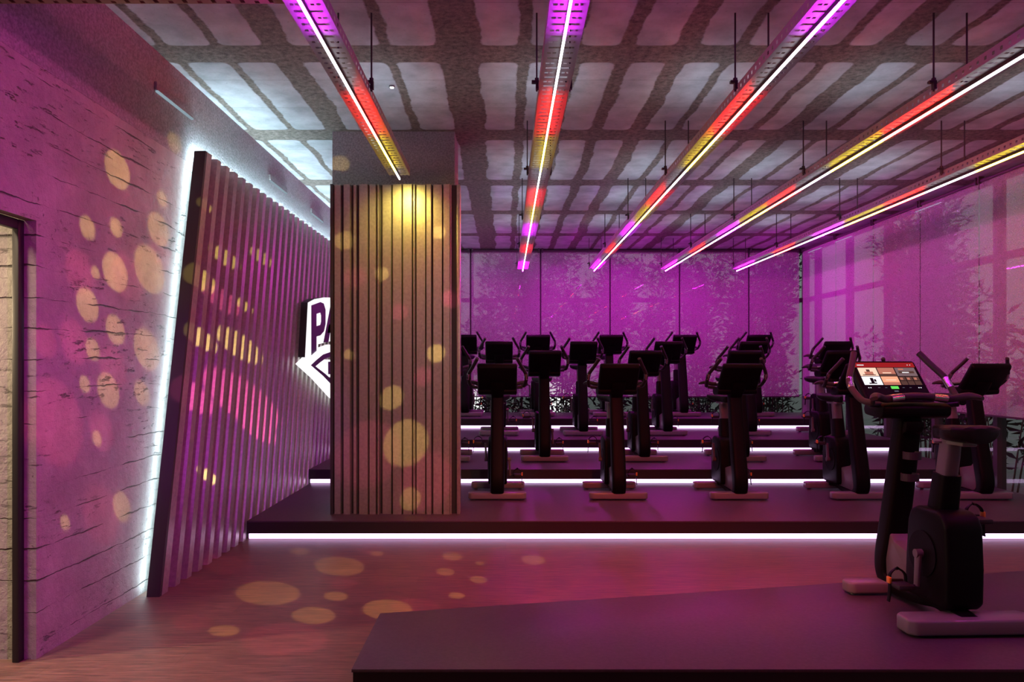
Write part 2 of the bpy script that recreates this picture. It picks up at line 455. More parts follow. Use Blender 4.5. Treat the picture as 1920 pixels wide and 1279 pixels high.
# ------------------------------------------------------------------ sign on the ribbed panel
sg = thing('wall_sign', 'white backlit sign with dark lettering PA, partly hidden by the column', 'sign', (0,0,EYE))
xs0, xs1 = -2.145, -2.07
top = [(7.83,.675),(8.1,.735),(8.5,.79),(9.0,.835),(9.6,.86),(10.2,.835),(10.7,.79),(11.1,.735),(11.37,.675)]
bot = [(11.46,.10),(11.2,.10),(11.0,.24),(10.3,.31),(9.6,.33),(8.9,.31),(8.25,.25),(8.22,.10),(7.72,.10)]
m = MB(); m.prism(top+bot, 'x', xs0, xs1-.004); m.build('banner_body', M['signedge'], sg, smooth=False)
m = MB(); m.prism(top+bot, 'x', xs1-.004, xs1); m.build('banner_face', M['signwhite'], sg, smooth=False)
def ring(m, A, B, x0, x1):
    """closed band between outlines A (outer) and B (inner), with thickness"""
    n = len(A)
    for k in range(n):
        a0, a1, b0, b1 = A[k], A[(k+1)%n], B[k], B[(k+1)%n]
        m.quad((x1,*a0),(x1,*a1),(x1,*b1),(x1,*b0)); m.quad((x0,*a0),(x0,*b0),(x0,*b1),(x0,*a1))
        m.quad((x0,*a0),(x0,*a1),(x1,*a1),(x1,*a0)); m.quad((x0,*b0),(x1,*b0),(x1,*b1),(x0,*b1))
    return m
outer = [(7.60,.03),(7.85,.10),(8.2,.185),(8.9,.265),(9.6,.29),(10.3,.265),(11.0,.185),(11.35,.10),(11.60,.03),(11.0,-.12),(10.2,-.36),(9.6,-.50),(9.0,-.36),(8.2,-.12)]
def scl(p, kx, kz, c=(9.6,-.03)): return [(c[0]+(y-c[0])*kx, c[1]+(z-c[1])*kz) for y, z in p]
L1, L2 = scl(outer,.87,.78), scl(outer,.77,.60)
ring(MB(), outer, L1, xs0+.004, xs1+.02).build('badge_ring', M['signwhite'], sg, smooth=False)
ring(MB(), L1, L2, xs0+.004, xs1+.018).build('badge_line', M['signdark'], sg, smooth=False)
m = MB(); m.prism([(8.36,-.12),(8.36,.085),(10.84,.085),(10.84,-.12)], 'x', xs0+.006, xs1+.006); m.build('badge_plate', M['signwhite'], sg, smooth=False)
def glyph(m, polys, f, x0, x1):
    for p in polys: m.prism([f(u,v) for u, v in p], 'x', x0, x1)
    return m
GP = [[(0,0),(.34,0),(.34,1),(0,1)], [(.34,.80),(.62,.80),(.62,1),(.34,1)], [(.62,.80),(.62,1),(.86,.95),(1,.82),(.68,.74)], [(.68,.74),(1,.82),(1,.55),(.68,.62)],
      [(.68,.62),(1,.55),(.88,.42),(.62,.36),(.62,.56)], [(.34,.56),(.34,.36),(.62,.36),(.62,.56)]]
GA = [[(0,0),(.24,0),(.60,1),(.40,1)], [(.40,1),(.60,1),(1,0),(.76,0)], [(.18,.22),(.82,.22),(.74,.42),(.26,.42)]]
GE = [[(0,0),(.34,0),(.34,1),(0,1)], [(.34,0),(1,0),(1,.19),(.34,.19)], [(.34,.41),(.9,.41),(.9,.59),(.34,.59)], [(.34,.81),(1,.81),(1,1),(.34,1)]]
def warp(y0, w, lo0, lo1, hi0, hi1): return lambda u, v: (y0+w*u, (lo0+(lo1-lo0)*u)*(1-v) + (hi0+(hi1-hi0)*u)*v)
glyph(MB(), GP, warp(7.95,.62,.115,.16,.655,.765), xs1+.0005, xs1+.004).build('large_letter', M['signdark'], sg, smooth=False)
glyph(MB(), GA, warp(8.46,.98,.275,.335,.755,.835), xs1+.0045, xs1+.008).build('large_letter', M['signdark'], sg, smooth=False)
glyph(MB(), GP, warp(8.68,.26,-.085,-.09,.06,.062), xs1+.0065, xs1+.010).build('small_letter', M['signdark'], sg, smooth=False)
glyph(MB(), GE, warp(9.00,.24,-.09,-.092,.062,.064), xs1+.0065, xs1+.010).build('small_letter', M['signdark'], sg, smooth=False)

# ------------------------------------------------------------------ slim lights high on the side walls
def wall_light(x, y0, y1, z, lb):
    th = thing('wall_light', lb, 'wall light', group='slim lights high on the side walls')
    sx = 1 if x < 0 else -1
    m = MB(); m.bx(x, x+sx*.02, y0, y1, z-.02, z+.035, .003); m.build('housing', M['plaster'], th)
    m = MB(); m.bx(x+sx*.004, x+sx*.024, y0+.01, y1-.01, z-.032, z-.02, .003); m.build('lens', M['walllight'], th)
for y0, y1, lb in ((4.9,5.48,'slim wall light above the slanted panel end, nearest of the left three'), (7.27,7.83,'slim wall light on left plaster band, middle of the left three'),
                   (8.82,9.38,'slim wall light on left plaster band, closest to the column')): wall_light(XL+.002, y0, y1, EYE+1.84, lb)
for y0, y1, lb in ((8.95,9.53,'slim light above the right window shades, nearest of the right three'), (11.27,11.83,'slim light above the right shades, middle of the right three'),
                   (12.35,12.9,'slim light above the right shades, beside the far corner')): wall_light(XR-.045-.002, y0, y1, EYE+2.0, lb)

# ------------------------------------------------------------------ light tracks
SEGS = [(1.4,2.1,'white'),(2.1,2.8,'red'),(2.8,3.60,'purple'),(3.60,4.38,'white'),(4.38,5.19,'red'),(5.19,6.03,'yellow'),(6.03,6.77,'white'),(6.77,7.48,'red'),(7.48,8.38,'yellow'),
        (8.38,9.18,'purple'),(9.18,9.80,'white'),(9.80,10.55,'red'),(10.55,11.42,'white'),(11.42,12.27,'violet_end')]
TZ = EYE+1.577
def tray_mesh(y0, y1, hw=.088, h=.06):
    m = MB(); zb = .03
    y = y0; k = 0
    holes = [(-.07,-.05),(-.042,-.024),(.024,.042),(.05,.07)]
    while y < y1-.001:
        e = min(y+.044, y1)
        m.quad((-hw,y,zb),(hw,y,zb),(hw,e,zb),(-hw,e,zb))
        e2 = min(y+.064, y1)
        if e2 > e:
            if k % 2 == 0: xs = [-hw,-.066,.066,hw]
            else: xs = [-hw] + [q for hh in holes for q in hh] + [hw]
            for a in range(0, len(xs), 2): m.quad((xs[a],e,zb),(xs[a+1],e,zb),(xs[a+1],e2,zb),(xs[a],e2,zb))
        for sx in (-1,1):
            X = sx*hw
            m.quad((X,y,zb),(X,e,zb),(X,e,zb+h),(X,y,zb+h))
            if e2 > e:
                m.quad((X,e,zb),(X,e2,zb),(X,e2,zb+h*.3),(X,e,zb+h*.3)); m.quad((X,e,zb+h*.62),(X,e2,zb+h*.62),(X,e2,zb+h),(X,e,zb+h))
        y = e2; k += 1
    for sx in (-1,1):
        X = sx*hw; m.quad((X,y0,zb+h),(X-sx*.012,y0,zb+h),(X-sx*.012,y1,zb+h),(X,y1,zb+h))
    return m
def half_tube(m, y0, y1, r=.0065):
    n = 6; P = [(r*math.cos(math.pi+math.pi*i/n), r*1.25*math.sin(math.pi+math.pi*i/n)) for i in range(n+1)]
    P = [(-r,.006)] + P + [(r,.006)]
    for (xa,za),(xb_,zb_) in zip(P, P[1:]): m.quad((xa,y0,za),(xa,y1,za),(xb_,y1,zb_),(xb_,y0,zb_))
    for y in (y0,y1): m.bm.faces.new([m.bm.verts.new((x_,y,z_)) for x_,z_ in P])
    return m
def track(x, yend, label, segs):
    th = thing('light_track', label, 'light track', (x, 0, TZ), 'coloured ceiling light tracks')
    tray_mesh(1.4, yend).build('cable_tray', M['tray'], th, smooth=False)
    m = MB(); m.bx(-.006, .006, 1.4, yend, .0065, .0295); m.build('profile', M['black'], th, smooth=False)
    for a, e, c in segs:
        if a >= yend: continue
        o = half_tube(MB(), a+.002, min(e, yend)-.002).build('led_tube', SEG[c], th)
        o['label'] = {'purple':'violet','violet_end':'bright violet','white':'white','red':'red','yellow':'yellow'}[c] + ' glowing tube segment'
    y = 2.48
    while y < yend:
        for sx in (-1,1):
            m = MB(); X = sx*.098
            m.tube([(X, y, .05), (X, y, ZC-TZ)], .0055, 6)
            ro = m.build('hanger_rod', M['rod'], th)
            m = MB(); m.bx(X-.03, X+.012, y-.014, y+.014, .098, .112); m.bx(X-.006, X+.012, y-.014, y+.014, .062, .098)
            m.tube([(X,y,.108),(X,y,.128)], .013, 6); m.build('bracket', M['rod'], ro)
        y += 1.93
    return th
names = ['leftmost ceiling light track, ending just before the clad column', 'second ceiling light track from the left, running almost straight away',
         'third ceiling light track from the left, middle of the five', 'fourth ceiling light track from the left, above the right bikes', 'rightmost ceiling light track, closest to the right windows']
for i in range(5): track(-.89+1.172*i, 6.27 if i == 0 else 12.27, names[i], SEGS)
# cross tray at the upper left
ct = thing('cable_tray', 'brown perforated cable tray crossing the upper left corner below the ceiling', 'cable tray', (0, 3.27, TZ))
t_ = tray_mesh(.0, 1.30, .075, .07)
M['goldtray'] = simple('bronze tray', (.30,.20,.10), .5, .5)
o = t_.build('tray_channel', M['goldtray'], ct, smooth=False); o.rotation_euler = (0,0,R(90)); o.location = (-.99,0,.02)
for xx in (-2.0,-1.3):
    m = MB(); m.tube([(xx,.09,.06),(xx,.09,ZC-TZ)], .0055, 6); m.tube([(xx,.082,.10),(xx,.082,.12)], .013, 6); m.build('hanger_rod', M['rod'], ct)
# small recessed ceiling spot
sp = thing('ceiling_spotlight', 'tiny bright round spotlight in the ceiling above the column', 'spotlight', (-.845, 5.55, ZC-.001))
m = MB(); m.tube([(0,0,-.012),(0,0,0)], .022, 14); m.build('trim_ring', M['plaster'], sp)
m = MB(); m.tube([(0,0,-.015),(0,0,-.0121)], .014, 14); m.build('lens', emit('spot lens', (1,.97,.95), 12), sp)

# ------------------------------------------------------------------ exercise bike
def bez(pts, n=10):
    out = []
    P = [Vector(p) for p in pts]
    for i in range(len(P)-1):
        p0 = P[max(i-1,0)]; p1 = P[i]; p2 = P[i+1]; p3 = P[min(i+2, len(P)-1)]
        for k in range(n):
            t = k/n
            out.append(.5*((2*p1)+(p2-p0)*t+(2*p0-5*p1+4*p2-p3)*t*t+(3*p1-p0-3*p2+p3)*t**3))
    out.append(P[-1]); return out
def foot(m, w, y, d=.12, h=.074):
    hw = w/2; hd = d/2
    poly = [(-hw,y-hd+.03),(-hw+.03,y-hd),(hw-.03,y-hd),(hw,y-hd+.03),(hw,y+hd-.03),(hw-.03,y+hd),(-hw+.03,y+hd),(-hw,y+hd-.03)]
    m.prism(poly, 'z', .012, h, .012, seg=3)
    for sx in (-1,1): m.tube([(sx*(hw-.05), y, 0), (sx*(hw-.05), y, .013)], .018, 10)
    return m
bike = thing('exercise_bike', 'x', 'exercise bike', (0,0,0), 'black exercise bikes in rows')
foot(MB(), .56, 0).build('front_foot', M['bikegrey'], bike)
foot(MB(), .56, .64).build('rear_foot', M['bikegrey'], bike)
# main frame: post curving into the floor rail
path = [(0,.150,1.03),(0,.115,.86),(0,.06,.60),(0,.005,.36),(0,-.035,.20),(0,-.035,.115),(0,.01,.065),(0,.10,.048),(0,.30,.06),(0,.46,.085),(0,.66,.062)]
szs = [(.062,.050),(.064,.052),(.066,.058),(.068,.062),(.068,.060),(.066,.052),(.064,.040),(.060,.030),(.05,.028),(.045,.028),(.045,.028)]
pp = bez(path, 6); ss = []
for i in range(len(path)-1):
    for k in range(6):
        t = k/6; ss.append(tuple(szs[i][j]*(1-t)+szs[i+1][j]*t for j in (0,1)))
ss.append(szs[-1])
MB().sweep(pp, ss, seg=20, power=5).build('frame_post', M['bikeblack'], bike)
MB().prism([(.0,.37),(.05,.365),(.10,.315),(.30,.27),(.34,.27),(.34,.085),(.06,.075),(.018,.115),(.012,.2)], 'x', -.052, .052, .010, seg=2).build('lower_fairing', M['bikepost'], bike)
# drive housing
dh = MB().prism([(.27,.115),(.30,.095),(.60,.095),(.635,.13),(.64,.30),(.628,.50),(.60,.55),(.55,.57),(.38,.57),(.325,.545),(.30,.49),(.28,.30)], 'x', -.095, .095, .022, seg=3).build('drive_housing', M['bikeblack'], bike)
for sx in (-1,1):
    m = MB(); m.tube([(sx*.094,.44,.335),(sx*.101,.44,.335)], .115, 28); m.build('side_cover', M['bikeblack'], dh)
# cranks: rider's right pedal up, rider's left pedal down (rider faces -y, so the rider's right is -x)
def crank(sx, up):
    z0 = .335; z1 = z0 + (.165 if up else -.165)
    m = MB(); m.sweep([(sx*.118,.44,z0),(sx*.122,.44,(z0+z1)/2),(sx*.126,.44,z1)], [(.012,.022),(.011,.018),(.011,.016)], seg=12, power=3)
    m.tube([(sx*.1015,.44,z0),(sx*.135,.44,z0)], .022, 14)
    c = m.build('crank_arm', M['bikepost'], bike)
    m = MB(); m.tube([(sx*.137,.44,z1),(sx*.155,.44,z1)], .008, 8)
    m.box((sx*.20,.44,z1), (.085,.095,.026), .008); m.box((sx*.20,.385,z1+.004), (.07,.02,.034), .006)
    p = m.build('pedal', M['grip'], bike)
    m = MB(); pts = [(sx*.16,.40,z1+.005),(sx*.163,.395,z1+.05),(sx*.20,.39,z1+.075),(sx*.238,.395,z1+.05),(sx*.243,.40,z1+.005),(sx*.246,.40,z1-.06),(sx*.25,.40,z1-.09)]
    m.sweep(bez(pts,4), (.003,.013), side=Vector((0,0,1)) if 0 else Vector((1,0,0)), seg=8, power=4)
    m.build('toe_strap', M['bikeblack'], p)
    m = MB(); m.box((sx*.246,.398,z1+.02), (.014,.03,.034), .004); m.build('strap_buckle', M['orange'], p)
crank(-1, True); crank(1, False)
# seat post and saddle
sp_ = MB().sweep([(0,.455,.56),(0,.475,.66),(0,.488,.745)], [(.058,.062),(.055,.06),(.052,.057)], seg=18, power=4).build('seat_sleeve', M['bikeblack'], bike)
MB().sweep([(0,.486,.742),(0,.505,.84),(0,.52,.925)], [(.040,.045),(.040,.045),(.038,.043)], seg=16, power=4).build('seat_post', M['bikepost'], bike)
m = MB(); m.box((0,.545,.908), (.075,.24,.02), .006); m.box((.05,.50,.905), (.05,.016,.012), .004); m.build('saddle_slide', M['bikegrey'], bike)
def saddle():
    b_ = bmesh.new(); rings = []; N = 20
    prof = [(.395,.012,.955),(.41,.028,.962),(.45,.036,.968),(.50,.05,.970),(.555,.085,.972),(.61,.118,.975),(.66,.132,.980),(.705,.122,.982),(.735,.085,.978),(.745,.04,.97)]
    for y, hw, z in prof:
        ring = []
        for k in range(N):
            th_ = 2*math.pi*k/N; c, s_ = math.cos(th_), math.sin(th_)
            xx = math.copysign(abs(c)**.75, c)*hw
            zz = z + (.022 if s_ > 0 else .06)*math.copysign(abs(s_)**.8, s_)
            if s_ > .5 and abs(xx) < .02 and .43 < y < .70: zz -= .010*(1-abs(xx)/.02)
            if s_ < 0: zz = max(zz, .918)
            ring.append(b_.verts.new((xx, y, zz)))
        rings.append(ring)
    for r0, r1 in zip(rings, rings[1:]):
        for k in range(N): b_.faces.new((r0[k], r0[(k+1)%N], r1[(k+1)%N], r1[k]))
    b_.faces.new(rings[0][::-1]); b_.faces.new(rings[-1]); bmesh.ops.recalc_face_normals(b_, faces=b_.faces)
    mm = MB(); mm._merge(b_); return mm
sd = saddle().build('saddle', M['saddle'], bike)
# console under the bar, screen, bars
m = MB(); m.prism([(.03,1.045),(.045,1.015),(.20,1.0),(.235,1.02),(.24,1.065),(.20,1.085),(.05,1.085)], 'x', -.19, .19, .012); m.build('console', M['bikeblack'], bike)
m = MB(); m.prism([(.09,1.0),(.22,.985),(.21,.93),(.16,.90),(.10,.92)], 'x', -.05, .05, .01); m.build('bar_clamp', M['bikeblack'], bike)
hb = MB(); pts = bez([(-.29,.335,1.115),(-.25,.285,1.125),(-.17,.235,1.108),(-.08,.225,1.118),(0,.215,1.122),(.08,.225,1.118),(.17,.235,1.108),(.25,.285,1.125),(.29,.335,1.115)], 6)
nz = len(pts)
szz = [(.010 + .018*min(1, 6*min(i, nz-1-i)/nz) + .010*math.cos(2*math.pi*(i/(nz-1))*2), .010+.010*min(1, 8*min(i, nz-1-i)/nz)) for i in range(nz)]
hb.sweep(pts, szz, side=Vector((0,1,0)), seg=14, power=2.6); hbar = hb.build('handlebar', M['grip'], bike)
m = MB()
for sx in (-1,1): m.sweep([(sx*.085,.228,1.118),(sx*.12,.231,1.114),(sx*.155,.235,1.110)], (.034,.020), side=Vector((0,1,0)), seg=14, power=2.6)
m.build('pulse_sensor', M['chrome'], hbar)
for sx in (-1,1):
    m = MB(); pts = bez([(sx*.245,.24,1.09),(sx*.268,.17,1.10),(sx*.282,.08,1.165),(sx*.275,.045,1.215),(sx*.23,-.015,1.29),(sx*.19,-.07,1.36)], 6)
    m.sweep(pts, [(.017,.017)]*len(pts), seg=12, power=2.2); hn = m.build('bar_horn', M['grip'], bike)
    m = MB(); q = [Vector((sx*.2815,.082,1.163)), Vector((sx*.279,.06,1.19)), Vector((sx*.274,.043,1.217))]
    m.sweep(q, (.0185,.0185), seg=12, power=2.2); m.build('chrome_band', M['chrome'], hn)
    m = MB(); m.sweep([(sx*.18,.19,1.075),(sx*.245,.20,1.08)], (.016,.016), side=Vector((0,1,0)), seg=10, power=2.2); m.build('horn_arm', M['grip'], hn)
# screen: local plane, tilted; s runs up the face
SN = Vector((0, .74, .67)).normalized()      # towards the rider and up
SU = Vector((0, -.67, .74)).normalized()     # up along the screen
SO = Vector((0, -.005, 1.185))
def sp3(u, v, n): return SO + Vector((u,0,0)) + SU*v + SN*n
def screen_shell():
    b_ = bmesh.new()
    hw, hh = .19, .175
    poly = [(-hw+.03,-hh),(hw-.03,-hh),(hw-.008,-hh+.008),(hw,-hh+.03),(hw,hh-.012),(hw-.012,hh),(-hw+.012,hh),(-hw,hh-.012),(-hw,-hh+.03),(-hw+.008,-hh+.008)]
    back = [(u*.93, v*.92) for u, v in poly]
    la = [b_.verts.new(sp3(u,v,.0)) for u,v in poly]; lb_ = [b_.verts.new(sp3(u,v,-.03)) for u,v in poly]; lc = [b_.verts.new(sp3(u,v,-.055)) for u,v in back]
    n_ = len(poly); b_.faces.new(la); b_.faces.new(lc[::-1])
    for A, B_ in ((la,lb_),(lb_,lc)):
        for i in range(n_): b_.faces.new((A[i], B_[i], B_[(i+1)%n_], A[(i+1)%n_]))
    bmesh.ops.recalc_face_normals(b_, faces=b_.faces)
    bmesh.ops.bevel(b_, geom=b_.edges[:], offset=.004, segments=1, affect='EDGES')
    mm = MB(); mm._merge(b_); return mm
scr = screen_shell().build('screen', M['bikeblack'], bike)
def slab(m, u0, u1, v0, v1, n0, n1, mi=0):
    u0, u1 = -u1, -u0
    b_ = bmesh.new(); bmesh.ops.create_cube(b_, size=1)
    for v in b_.verts:
        v.co = sp3(u0+(v.co.x+.5)*(u1-u0), v0+(v.co.y+.5)*(v1-v0), n0+(v.co.z+.5)*(n1-n0))
    bmesh.ops.recalc_face_normals(b_, faces=b_.faces); m._merge(b_, mi)
M['dispoff'] = simple('dark display glass', (.008,.008,.012), .12)
m = MB(); slab(m, -.178, .178, -.13, .16, .0005, .003); disp = m.build('display', M['dispoff'], scr)
m = MB(); a = sp3(-.05,-.10,-.05); m.sweep([sp3(0,-.02,-.052), sp3(0,-.10,-.06), Vector((0,.13,1.0))], [(.07,.02),(.066,.03),(.06,.045)], seg=14, power=4); m.build('screen_mount', M['bikeblack'], bike)
# bottle rings on the rider's side of the post
for zc, yc in ((.80,.185),(.68,.165)):
    m = MB(); NN = 24
    for k in range(NN):
        a0, a1 = 2*math.pi*k/NN, 2*math.pi*(k+1)/NN
        def rp(a, r, z): return (r*math.cos(a), yc+.0+r*math.sin(a), z)
        m.quad(rp(a0,.046,zc-.02), rp(a1,.046,zc-.02), rp(a1,.046,zc+.02), rp(a0,.046,zc+.02))
        m.quad(rp(a0,.039,zc+.02), rp(a1,.039,zc+.02), rp(a1,.039,zc-.02), rp(a0,.039,zc-.02))
        m.quad(rp(a0,.046,zc+.02), rp(a1,.046,zc+.02), rp(a1,.039,zc+.02), rp(a0,.039,zc+.02))
        m.quad(rp(a0,.039,zc-.02), rp(a1,.039,zc-.02), rp(a1,.046,zc-.02), rp(a0,.046,zc-.02))
    m.build('bottle_ring', M['grip'], bike)

rows = [([-.08,1.086,2.25,3.415,4.60], 0), ([-.70,.46,1.63,2.79,3.92], 1), ([-.09,1.08,2.25,3.42,4.58], 2), ([-.65,.52,1.685,2.86,4.04], 3)]
ordn = ['front', 'second', 'third', 'back']
place = {0: ['first to the right of the clad column', 'second to the right of the clad column', 'third to the right of the clad column', 'fourth from the column, behind the lit-screen bike', 'at the right end below the pink shades'],
         1: ['half hidden by the clad column', 'first fully visible right of the column', 'second fully visible right of the column', 'third fully visible right of the column', 'at the right end'],
         2: ['just right of the clad column', 'second right of the column', 'third right of the column', 'fourth right of the column', 'at the right end by the window shades'],
         3: ['partly hidden by the clad column', 'second from the column against the violet shades', 'third from the column against the violet shades', 'fourth from the column against the violet shades', 'at the right end against the violet shades']}
first = True
for xs_, r in rows:
    for k, x in enumerate(xs_):
        o = bike if first else copy_tree(bike)
        first = False
        o.location = (x, ROWY[r], STEP*(r+1))
        o['label'] = 'black exercise bike in the %s row, %s' % (ordn[r], place[r][k]); o['group'] = 'black exercise bikes in rows'
# the instructor's bike, turned round, with its screen lit
ib = copy_tree(bike); ib.rotation_euler = (0,0,R(180+2.0)); ib.location = (2.195, 4.23, STEP)
ib['label'] = 'black exercise bike with lit screen on the foreground platform, facing the others'; del ib['group']
for ch in ib.children_recursive:
    nm = ch.name.split('.')[0]
    if nm == 'rear_foot':
        tmp = foot(MB(), .64, .64, .15, .085).build('tmpfoot', M['bikegrey']); ch.data = tmp.data; bpy.data.objects.remove(tmp)
    if nm == 'display':
        m = MB(); slab(m, -.178, .178, -.13, .16, .0005, .003, 0)
        cols = [(.004,.004,.006,1), (.30,.012,.015,.9), (.85,.55,.42,1), (.42,.14,.10,1), (.16,.10,.11,1), (.82,.80,.84,1), (.80,.33,.20,1), (.10,.10,.13,1), (.12,.62,.10,1), (.7,.7,.75,1), (.08,.035,.03,1)]
        mats_ = [M['dispoff']] + [emit('display colour', c[:3], 1.3*c[3]) for c in cols[1:]]
        n0, n1 = .003, .0034
        slab(m, -.176, .176, .122, .158, n0, n1, 1)                      # red header
        ty = [(.055,.118),(-.012,.051)]; tx = [(-.165,-.058),(-.052,.045),(.051,.168)]
        slab(m, *tx[0], *ty[0], n0, n1, 2); slab(m, *tx[1], *ty[0], n0, n1, 3); slab(m, *tx[2], *ty[0], n0, n1, 4)
        slab(m, *tx[0], *ty[1], n0, n1, 5); slab(m, *tx[1], *ty[1], n0, n1, 6)
        for i in range(3):
            for j in range(2): slab(m, .051+i*.040, .051+i*.040+.036, -.012+j*.033, -.012+j*.033+.029, n0, n1, 10)
        n2 = .0037
        slab(m, -.135,-.085,.066,.088, n1,n2, 3); slab(m, -.15,-.075,.06,.066, n1,n2,10); slab(m, -.12,-.10,.088,.105, n1,n2,10)
        slab(m, -.03,.02,.075,.082, n1,n2,2); slab(m, -.052,.045,.055,.070, n1,n2,10)
        slab(m, .065,.155,.075,.092, n1,n2,10); slab(m, .085,.125,.078,.085, n1,n2,5); slab(m, .07,.10,.10,.112, n1,n2,3)
        slab(m, -.12,-.102,.0,.04, n1,n2,0); slab(m, -.135,-.09,-.004,.004, n1,n2,0); slab(m, -.10,-.088,.012,.03, n1,n2,0)
        slab(m, -.052,.045,-.012,.008, n1,n2,3); slab(m, -.03,.03,.022,.028, n1,n2,2)
        for i in range(3): slab(m, .056+i*.040,.056+i*.040+.016,.026,.042, n1,n2,3)
        slab(m, -.022,.022,-.042,-.022, n0,n1, 8)
        for u in (-.15,-.138,.138,.150): slab(m, u-.003,u+.003,-.036,-.030, n0,n1, 9)
        for u in (-.09,-.05,.05,.09): slab(m, u-.006,u+.006,-.034,-.031, n0,n1, 7)
        slab(m, -.012,.012,-.062,-.055, n0,n1,7)
        slab(m, -.16,-.12,.136,.142, n1,n2, 9)
        slab(m, .135,.14,.137,.142, n1,n2, 9); slab(m, .15,.155,.137,.142, n1,n2, 9)
        tmp = m.build('tmpdisp', mats_, smooth=False); ch.data = tmp.data; bpy.data.objects.remove(tmp)
        ch['label'] = 'lit display with picture tiles and green button'

# ------------------------------------------------------------------ planting outside
def plant_mesh(seed, h, nst, nleaf, ll, spread):
    rnd = random.Random(seed); sm = MB(); lm = MB()
    for s_ in range(nst):
        a = rnd.uniform(0, 2*math.pi); tip = Vector((math.cos(a)*spread*rnd.uniform(.2,1), math.sin(a)*spread*rnd.uniform(.2,.8), h*rnd.uniform(.6,1)))
        base = Vector((rnd.uniform(-.4,.4), rnd.uniform(-.2,.2), 0))
        pts = bez([base, base*.6+Vector((tip.x*.15,tip.y*.15,tip.z*.4)), Vector((tip.x*.55,tip.y*.55,tip.z*.78)), tip], 4)
        sm.tube([tuple(p) for p in pts], [.012*(1-.7*i/(len(pts)-1)) for i in range(len(pts))], 5)
        for k in range(nleaf):
            u = rnd.uniform(.06, 1)**.8; q = u*(len(pts)-1); i = min(int(q), len(pts)-2)
            p = pts[i].lerp(pts[i+1], q-i)
            # a short twig, then a leaf
            ta = rnd.uniform(0, 2*math.pi); tw = Vector((math.cos(ta), math.sin(ta), rnd.uniform(-.2,.7)))*rnd.uniform(.02,.24)
            p = p + tw
            d = (Vector((math.cos(ta), math.sin(ta), rnd.uniform(-.5,1.0))) + Vector((rnd.uniform(-.5,.5),)*3)).normalized()
            L = ll*rnd.uniform(.6,1.25); W = L*rnd.uniform(.10,.16)
            sd_ = d.cross(Vector((rnd.uniform(-1,1), rnd.uniform(-1,1), rnd.uniform(-1,1)))).normalized()*W
            nn = d.cross(sd_).normalized()*L*.08
            vs = [lm.bm.verts.new(v) for v in (p, p+d*L*.4+sd_+nn, p+d*L-nn*2, p+d*L*.4-sd_+nn)]
            f = lm.bm.faces.new((vs[0],vs[1],vs[2])); f2 = lm.bm.faces.new((vs[0],vs[2],vs[3]))
            mi = 1 if rnd.random() < .3 else 0; f.material_index = mi; f2.material_index = mi
    return sm, lm
def proto_plant(*a):
    sm, lm = plant_mesh(*a)
    th = thing('bamboo_plant', 'x', 'plant', (0,0,-.125))
    sm.build('stems', M['stem'], th); lm.build('foliage', [M['leaf'], M['leafpale']], th, smooth=False)
    return th
back_spots = [(-1.3,14.3,'a'),(-.35,14.5,'b'),(.45,14.15,'a'),(1.25,14.6,'b'),(2.05,14.25,'a'),(2.9,14.55,'b'),(3.7,14.2,'a'),(4.5,14.5,'b'),(5.3,14.8,'a')]
right_spots = [(6.9,13.3,'c'),(6.8,12.4,'a'),(6.7,11.3,'b'),(6.5,10.15,'c'),(6.6,9.25,'d'),(6.5,8.4,'c'),(6.7,7.6,'d'),(6.6,6.8,'c')]
pa = {'a': proto_plant(3, 4.1, 14, 200, .16, .8), 'b': proto_plant(5, 4.0, 13, 190, .15, .85), 'c': proto_plant(8, 2.7, 8, 48, .21, .65), 'd': proto_plant(9, 2.3, 7, 46, .22, .6)}
usedp = set(); rnd = random.Random(4)
blab = ['tall bamboo-like plant outside, hidden by the column', 'tall leafy plant behind the back shade next to the column', 'tall leafy plant behind the first back shade right of the column',
        'tall leafy plant outside the second back shade', 'tall leafy plant outside the second back shade, at its right side', 'tall leafy plant outside the third back shade',
        'tall leafy plant outside the fourth back shade', 'tall leafy plant outside the fourth back shade, right half', 'tall leafy plant outside the far right corner of the back windows']
rlab = ['leafy plant outside the right windows by the far corner', 'dense tall plant outside the second right window bay', 'dense tall plant outside the third right window bay',
        'long-leaved shrub outside the right windows behind the fourth shade', 'low long-leaved shrub outside under the fourth right shade', 'long-leaved shrub outside the right edge shade above the end bike',
        'low long-leaved shrub at the right edge of the photo', 'long-leaved shrub outside just past the right edge']
for lst, labs, grp in ((back_spots, blab, 'plants outside the back windows'), (right_spots, rlab, 'plants outside the right windows')):
    for i, (x, y, k) in enumerate(lst):
        if k in usedp: o = copy_tree(pa[k])
        else: o = pa[k]; usedp.add(k)
        o.location = (x, y, -.125); o.rotation_euler = (0,0,rnd.uniform(0,6.28)); s_ = rnd.uniform(.92,1.08); o.scale = (s_,s_,s_)
        o['label'] = labs[i]; o['group'] = grp

# added glowing boxes standing in for bright patches behind the leaves
M['patchglow'] = emit('bright patch glow', (1,1,1), 1.4)
for x, w_, lb in ((1.1,.62,'wide glowing box added for a bright patch behind leaves, low in the back windows'), (-.55,.22,'narrow glowing box added for a bright patch outside, beside the column')):
    th = thing('glow_box', lb, 'added glow box', (x, 15.6, -.125), 'added glow boxes outside the back windows')
    m = MB(); m.bx(-w_/2, w_/2, -.12, .12, .06, 1.25, .02); m.build('glow_body', M['patchglow'], th)
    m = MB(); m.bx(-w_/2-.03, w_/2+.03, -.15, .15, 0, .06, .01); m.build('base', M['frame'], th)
    m = MB(); m.bx(-w_/2-.03, w_/2+.03, -.15, .15, 1.25, 1.29, .01); m.build('lid', M['frame'], th)

